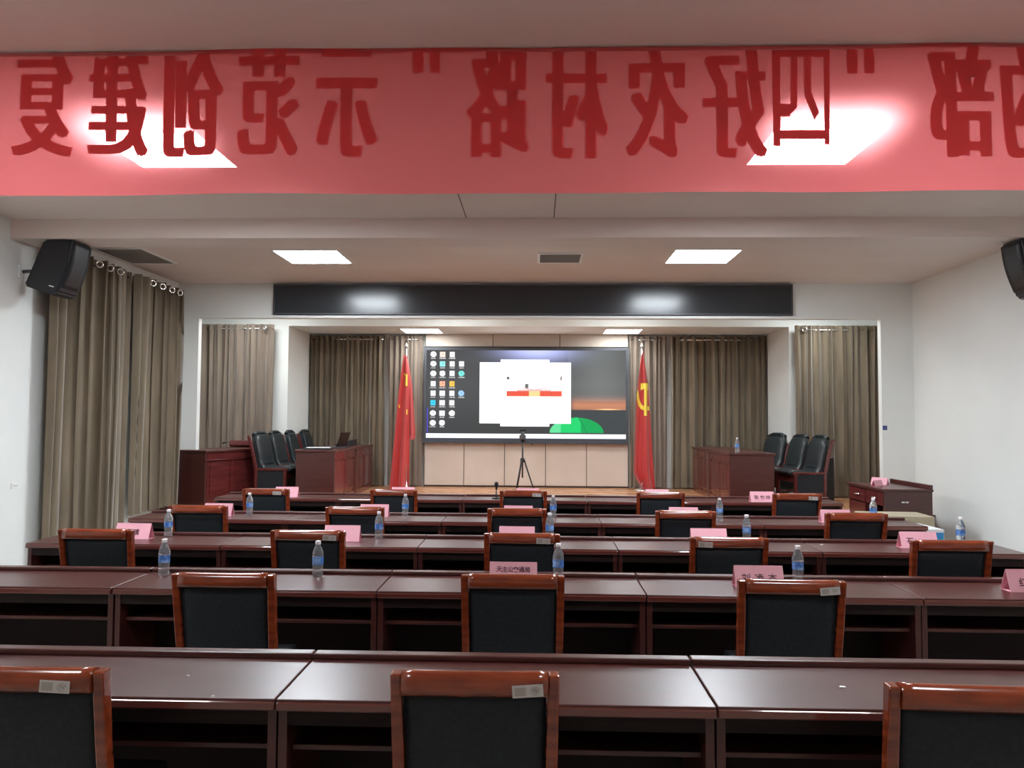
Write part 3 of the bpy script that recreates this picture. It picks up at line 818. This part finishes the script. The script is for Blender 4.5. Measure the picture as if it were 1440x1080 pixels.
arm = make_armchair(); firsta = True
for (x, y, rz, lab) in [
    (-4.02, 11.35, -96, 'black leather armchair on the stage left, nearest of four'),
    (-4.02, 12.02, -93, 'black leather armchair on the stage left, second nearest of four'),
    (-4.00, 12.70, -90, 'black leather armchair on the stage left, third of four'),
    (-3.95, 13.36, -90, 'black leather armchair on the stage left, farthest by the back curtain'),
    (4.05, 11.40, 98, 'black leather armchair on the stage right, nearest of three'),
    (4.00, 12.10, 100, 'black leather armchair on the stage right, middle one of three'),
    (3.90, 12.90, 112, 'black leather armchair on the stage right, farthest of three'),
    ]:
    a = arm if firsta else copy_tree(arm); firsta = False
    a.location = (x, y, SZ); a.rotation_euler = (0, 0, R(rz)); a['label'] = lab
# black loudspeaker standing on stage at the right
t = thing('floor_loudspeaker', 'black floor loudspeaker standing before the right stage curtain', 'loudspeaker', (at(1157, 660, 11.85).x, 11.85, SZ))
bm = bmesh.new(); box(bm, -.12, .12, -.13, .15, .02, .66, bev=.012); obj('cabinet', bm, M['speaker'], t)
bm = bmesh.new(); box(bm, -.10, .10, -.145, -.13, .05, .62, bev=.005); obj('grille', bm, M['black'], t)
part('plinth', M['black'], t, (-.11, .11, -.12, .14, 0, .02))

# laptop, papers and tray on the left stage desk
zt0 = SZ + .761
lx = (XD0+XD1)/2
t = thing('laptop', 'open dark laptop on the near left stage desk', 'laptop', (lx+.05, 11.75, zt0), R(-100))
bm = bmesh.new(); box(bm, -.17, .17, -.12, .12, 0, .018, bev=.004); obj('keyboard_base', bm, M['grey'], t)
bm = bmesh.new(); box(bm, -.17, .17, -.005, .005, 0, .23, bev=.003, rot=Matrix.Rotation(R(-18), 3, 'X'), loc=(0, .115, .018)); obj('lid', bm, M['desk_in'], t)
t = thing('document_tray', 'flat dark tray with white papers on the near left stage desk', 'tray', (lx-.03, 11.15, zt0), R(6))
bm = bmesh.new(); box(bm, -.2, .2, -.13, .13, 0, .02, bev=.003); obj('tray', bm, M['black'], t)
bm = bmesh.new(); box(bm, -.15, .17, -.11, .10, .0205, .028); obj('papers', bm, M['paper'], t)
t = thing('desk_monitor', 'low black control panel on the farther left stage desk', 'control panel', (lx, 12.7, zt0), R(-90))
bm = bmesh.new(); poly(bm, [Vector((-.22, -.13, 0)), Vector((-.22, .13, 0)), Vector((-.22, .13, .10)), Vector((-.22, -.13, .03))], .44, axis=Vector((1, 0, 0))); obj('housing', bm, M['black'], t)
bm = bmesh.new()
for i in range(6): box(bm, -.19+i*.065, -.15+i*.065, -.08, -.05, .045, .062)
obj('buttons', bm, M['white'], t)

# ------------------------------------------------------------------ tripod with camera
ty = 13.15
tp = at(735, 605, ty)
t = thing('tripod', 'black tripod standing in front of the screen', 'tripod', (tp.x, ty, SZ), R(10))
zt1 = tp.z - SZ
bm = bmesh.new(); tube(bm, [(0, 0, .22), (0, 0, zt1-.18)], .014, 10); obj('centre_column', bm, M['black'], t)
bm = bmesh.new(); lathe(bm, [(.03, .48), (.038, .50), (.038, .54), (.02, .56)], 12); obj('collar', bm, M['black'], t)
for k in range(3):
    A = R(-12 + 120*k)
    e = Vector((math.cos(A), math.sin(A), 0))
    bm = bmesh.new(); tube(bm, [e*.03+Vector((0,0,.52)), e*.12+Vector((0,0,.24)), e*.20+Vector((0,0,.015))], [.014, .012, .009], 8); l = obj('leg', bm, M['black'], t)
    bm = bmesh.new(); lathe(bm, [(.014, 0), (.014, .02), (.008, .03)], 8, tuple(e*.20)); obj('foot', bm, M['grey'], l)
bm = bmesh.new(); lathe(bm, [(.03, zt1-.20), (.035, zt1-.18), (.04, zt1-.16), (.02, zt1-.155)], 12); obj('pan_head', bm, M['black'], t)
bm = bmesh.new(); tube(bm, [(.02, -.02, zt1-.18), (.12, -.08, zt1-.22), (.16, -.10, zt1-.24)], .009, 8); obj('pan_handle', bm, M['black'], t)
t = thing('video_camera', 'small grey camera mounted on the tripod before the screen', 'camera', (tp.x, ty, SZ+zt1-.155))
bm = bmesh.new(); box(bm, -.055, .055, -.06, .06, .002, .075, bev=.008); obj('body', bm, M['grey'], t)
bm = bmesh.new(); lathe(bm, [(.03, .075), (.034, .09), (.03, .12), (.012, .135)], 14); obj('lens_head', bm, M['grey'], t)
bm = bmesh.new(); box(bm, -.05, .05, .02, .03, .135, .17, bev=.004); box(bm, -.006, .006, .02, .03, .10, .14); obj('handle', bm, M['black'], t)

# ------------------------------------------------------------------ flags
fy = 13.28
def flag(name_label, edgeL, edgeR, ytop, ybot, pole_px, emblem, flap=None):
    base = at(pole_px, 688, fy)
    t = thing('flag', name_label, 'flag', (base.x, fy, SZ), 0, 'red flags on floor poles')
    top = at(pole_px, 484, fy)
    bm = bmesh.new(); tube(bm, [(0, 0, .02), (top.x-base.x, .0, top.z-SZ-.06)], .014, 10); obj('pole', bm, M['chrome'], t)
    bm = bmesh.new(); lathe(bm, [(.012, 0), (.03, .02), (.03, .04), (.008, .075), (.001, .09)], 12, (top.x-base.x, 0, top.z-SZ-.07)); obj('finial', bm, M['chrome'], t)
    bm = bmesh.new(); lathe(bm, [(.14, 0), (.14, .02), (.03, .05), (.016, .12)], 20); obj('base', bm, M['chrome'], t)
    def ed(E, y):
        for (y0, x0), (y1, x1) in zip(E, E[1:]):
            if y <= y1: return x0 + (x1-x0)*(y-y0)/max(1e-6, (y1-y0))
        return E[-1][1]
    def surf(px, y, off=0.0, E=(edgeL, edgeR)):
        l, r = ed(E[0], y), ed(E[1], y)
        u = (px-l)/max(.5, r-l); k = (y-ytop)/(ybot-ytop)
        dep = (.03+.05*k)*math.sin(u*9.5+.8+1.5*k) + .02*math.sin(u*19+2)*k
        p = at(px, y, fy)
        return Vector((p.x-base.x, -.05 - dep*.8 - off, p.z-SZ))
    def mk(E, y0, y1, off):
        bm = bmesh.new()
        def f(u, v):
            y = y0+(y1-y0)*v; l, r = ed(E[0], y), ed(E[1], y)
            return surf(l+(r-l)*u, y, off, E)
        sheet(bm, f, 30, 30); return bm
    bm = mk((edgeL, edgeR), ytop, ybot, 0)
    o = obj('flag_cloth', bm, M['cloth_red'], t)
    if flap:
        bm = mk(flap[:2], flap[2], flap[3], -.06); obj('flag_fold', bm, M['cloth_red'], t)
    for nm, quads in emblem:
        bm = bmesh.new()
        for q in quads:       # each quad: 4 px points; subdivided and laid on the cloth
            def g(u, v, q=q):
                a = Vector(q[0])*(1-u)+Vector(q[1])*u; b = Vector(q[3])*(1-u)+Vector(q[2])*u; c = a*(1-v)+b*v
                return surf(c.x, c.y, .008)
            sheet(bm, g, 6, 6)
        bmesh.ops.remove_doubles(bm, verts=bm.verts, dist=1e-5)
        e = obj(nm, bm, M['yellow'], t); e['label'] = 'yellow emblem on the red cloth'
star = [[(568.2, 525), (570.5, 525.5), (571, 530), (568.6, 527)], [(570.4, 525.5), (574, 527), (574, 543), (570.4, 543)]]
small = [[(572.5, 576), (574, 576), (573.6, 583), (572.4, 583)], [(561.8, 569), (563, 569), (563, 574), (562, 574)]]
flag('red flag with a folded yellow star on a pole left of the screen',
     [(500, 568.5), (530, 564.5), (560, 561), (620, 556), (690, 549)], [(500, 572.5), (530, 576), (560, 577), (620, 576), (690, 575.5)],
     500, 690, 571.5, [('star', star), ('small_star', small)],
     flap=([(505, 570), (540, 572), (618, 570)], [(505, 573), (540, 579), (610, 583.5), (618, 582)], 505, 618))
head = [[(900.5, 539), (911, 539), (911, 544), (900.5, 549)], [(905, 543), (911, 543), (910.6, 549), (905, 549)]]
hand = [[(905.2, 549), (909.8, 549), (909.2, 585), (904.6, 584.5)]]
arc = []
pts = [((896, 548), (896.2, 548.5)), ((894.6, 556), (898, 556)), ((894.8, 563), (899, 562)), ((897, 570), (901.2, 567.5)), ((901, 575.5), (904, 571)), ((906, 578), (907, 572.5)), ((913, 577), (912, 571))]
for (a0, b0), (a1, b1) in zip(pts, pts[1:]): arc.append([a0, b0, b1, a1])
flag('red flag with a yellow hammer and sickle on a pole right of the screen',
     [(494, 902.5), (515, 899), (545, 896), (563, 894), (610, 892), (664, 890), (674, 894), (689, 904)], [(494, 904.5), (520, 908), (545, 911.5), (580, 913.5), (640, 917.5), (689, 921)],
     494, 689, 903, [('hammer_head', head), ('hammer_handle', hand), ('sickle', arc)])

# ------------------------------------------------------------------ wall loudspeakers behind the beam
def wall_speaker(side, label):
    s = side
    cx = s*4.73
    t = thing('wall_loudspeaker', label, 'loudspeaker', (cx, 7.38, 3.14), 0, 'black wall loudspeakers')
    # cabinet section in xz (x positive towards the room), leaning out at the top
    sec = [(-.06, .265), (.24, .265), (.20, .02), (.10, -.25), (.03, -.275), (-.24, -.18)]
    pts = [Vector((-s*x, -.16, z)) for x, z in sec]
    bm = bmesh.new(); poly(bm, pts, .32)
    bmesh.ops.recalc_face_normals(bm, faces=bm.faces)
    bmesh.ops.bevel(bm, geom=list(bm.edges), offset=.018, segments=3, affect='EDGES')
    obj('cabinet', bm, M['speaker'], t)
    bm = bmesh.new()
    def gf(u, v):
        z = -.20 + .44*v; x = .130 + .115*v + .022*math.sin(math.pi*v)
        return (-s*x, -.14+.28*u, z)
    sheet(bm, gf, 6, 12, th=(s*.03, 0, 0)); obj('grille', bm, M['black'], t)
    bm = bmesh.new(); box(bm, -.025, .025, -.004, .002, -.005, .005, rot=Matrix.Rotation(R(-s*15), 3, 'Y'), loc=(-s*.04, -.160, -.19)); obj('badge', bm, M['chrome'], t)
    bm = bmesh.new(); xw = (XL if s < 0 else XR) - cx
    tube(bm, [(xw, 0, -.02), (s*.16, 0, .0), (s*.06, 0, -.02)], .018, 8); obj('arm', bm, M['grey'], t)
    bm = bmesh.new(); bx = sorted((xw, xw - s*.015)); box(bm, bx[0], bx[1], -.05, .05, -.08, .04); obj('wall_plate', bm, M['white'], t)
wall_speaker(-1, 'black loudspeaker tilted down on the left wall above the curtain')
wall_speaker(1, 'black loudspeaker tilted down on the right wall, cut by the picture edge')

# ------------------------------------------------------------------ side cabinet, cartons at the right
cx0, cx1 = at(1243, 690, 9.15).x, at(1311, 690, 9.15).x
chh = atz
h_ = at(1275, 688, 9.15).z
t = thing('side_cabinet', 'low dark mahogany cabinet standing near the right wall', 'cabinet', (cx0, 9.15, 0), 0)
cw = cx1-cx0; cl = 1.0
part('body', M['desk'], t, (0, cw, 0, .03, 0, h_-.03), (0, cw, cl-.03, cl, 0, h_-.03), (.02, cw, .03, cl-.03, .0, .08), (cw-.02, cw, .03, cl-.03, .08, h_-.03), (.03, cw-.02, .03, cl-.03, .3, .32), (.02, cw-.02, .49, .51, .08, h_-.03))
bm = bmesh.new(); box(bm, -.025, cw+.01, -.015, cl+.015, h_-.03, h_, bev=.006); obj('top', bm, M['desk'], t)
bm = bmesh.new(); box(bm, cw-.03, cw+.01, 0, cl+.015, h_, h_+.05, bev=.006); obj('back_rail', bm, M['desk'], t)
for a, b in ((.035, .485), (.515, cl-.035)):
    bm = bmesh.new(); box(bm, -.004, .016, a, b, h_-.20, h_-.04, bev=.003); d = obj('drawer', bm, M['red_wood'], t)
    bm = bmesh.new(); tube(bm, [(-.02, (a+b)/2-.09, h_-.12), (-.03, (a+b)/2, h_-.12), (-.02, (a+b)/2+.09, h_-.12)], .008, 8); obj('handle', bm, M['chrome'], d)
bm = bmesh.new(); box(bm, -.004, .016, .515, cl-.035, .09, h_-.215, bev=.003); d = obj('door', bm, M['red_wood'], t)
bm = bmesh.new(); box(bm, .20, .235, -.006, 0, h_-.16, h_-.145); box(bm, .245, .28, -.006, 0, h_-.16, h_-.145); obj('lock_plate', bm, M['chrome'], t)
ca = at(1234, 684, 9.75)
card(cx0+.10, 9.55, h_+.001, 35, 'pink name card on the side cabinet, left one of the pair', None, .2, scale=.62)
card(cx0+.24, 9.80, h_+.001, -50, 'deeper pink name card on the side cabinet, right one of the pair', None, .2, scale=.75)

bm = bmesh.new()
t = thing('white_carton', 'white carton with blue end on the floor past the fourth row', 'box', (3.64, 7.75, 0), R(2))
bm = bmesh.new(); box(bm, -.27, .27, -.2, .25, 0, .66, bev=.006); obj('carton_body', bm, M['paper'], t)
bm = bmesh.new(); box(bm, -.26, .26, -.204, -.2, .10, .63); obj('blue_print', bm, M['blue'], t)
bm = bmesh.new(); box(bm, .05, .12, .0, .08, .6602, .6612); obj('top_mark', bm, M['blue'], t)
t = thing('brown_carton', 'brown cardboard carton behind the white carton near the right wall', 'box', (3.84, 8.45, 0), R(-3))
bm = bmesh.new(); box(bm, -.33, .33, -.22, .22, 0, .70, bev=.005); obj('carton_body', bm, M['carton'], t)
bm = bmesh.new(); box(bm, -.33, .33, -.02, .02, .7002, .701); obj('tape', bm, M['vent'], t)

# switches
p = at(1246, 612, Y1-.01)
t = thing('wall_switch', 'white wall switch with small blue sticker on the right pier', 'switch', (p.x, Y1, p.z))
bm = bmesh.new(); box(bm, -.05, .05, -.012, 0, -.05, .05, bev=.003); obj('plate', bm, M['white'], t)
bm = bmesh.new(); box(bm, -.03, .03, -.016, -.012, -.035, .035, bev=.002); obj('rocker', bm, M['white'], t)
bm = bmesh.new(); box(bm, -.04, .02, -.004, 0, .07, .13); obj('blue_sticker', bm, mat('navy print', (.05, .08, .25), .5), t)
p = at(42, 683, 7.4)
t = thing('wall_hook', 'small white hook on the left wall beside the curtain', 'hook', (XL, 7.35, p.z))
bm = bmesh.new(); box(bm, 0, .012, -.02, .02, -.03, .03, bev=.003); obj('plate', bm, M['white'], t)
bm = bmesh.new(); tube(bm, [(.01, 0, .01), (.05, 0, .0), (.06, 0, .02)], .005, 8); obj('hook', bm, M['white'], t)

# paper scraps left on the nearest desks
for px, py, k, lab in ((1184, 966, 0, 'tiny white paper scrap on the right desk of the nearest row'), (793/3, 950, 1, 'tiny white crumb of paper near the back of the left desk, nearest row'),
                       (299, 979, 2, 'tiny white paper crumb by the front edge of the left desk, nearest row'), (1155, 766, 3, 'small white paper scrap between the two right chairs, third row desk')):
    p = atz(px, py, .7612)
    bm = bmesh.new(); r_ = .012 if k in (0, 3) else .005
    poly(bm, [Vector((-r_, -r_*.5, 0)), Vector((r_*.8, -r_*.7, 0)), Vector((r_*1.2, r_*.3, 0)), Vector((-.2*r_, r_*.8, 0))], .0015, axis=Vector((0, .3, 1)))
    o = obj('paper_scrap', bm, M['white'], None, p); tag(o, lab, 'paper', 'paper scraps on the desks')
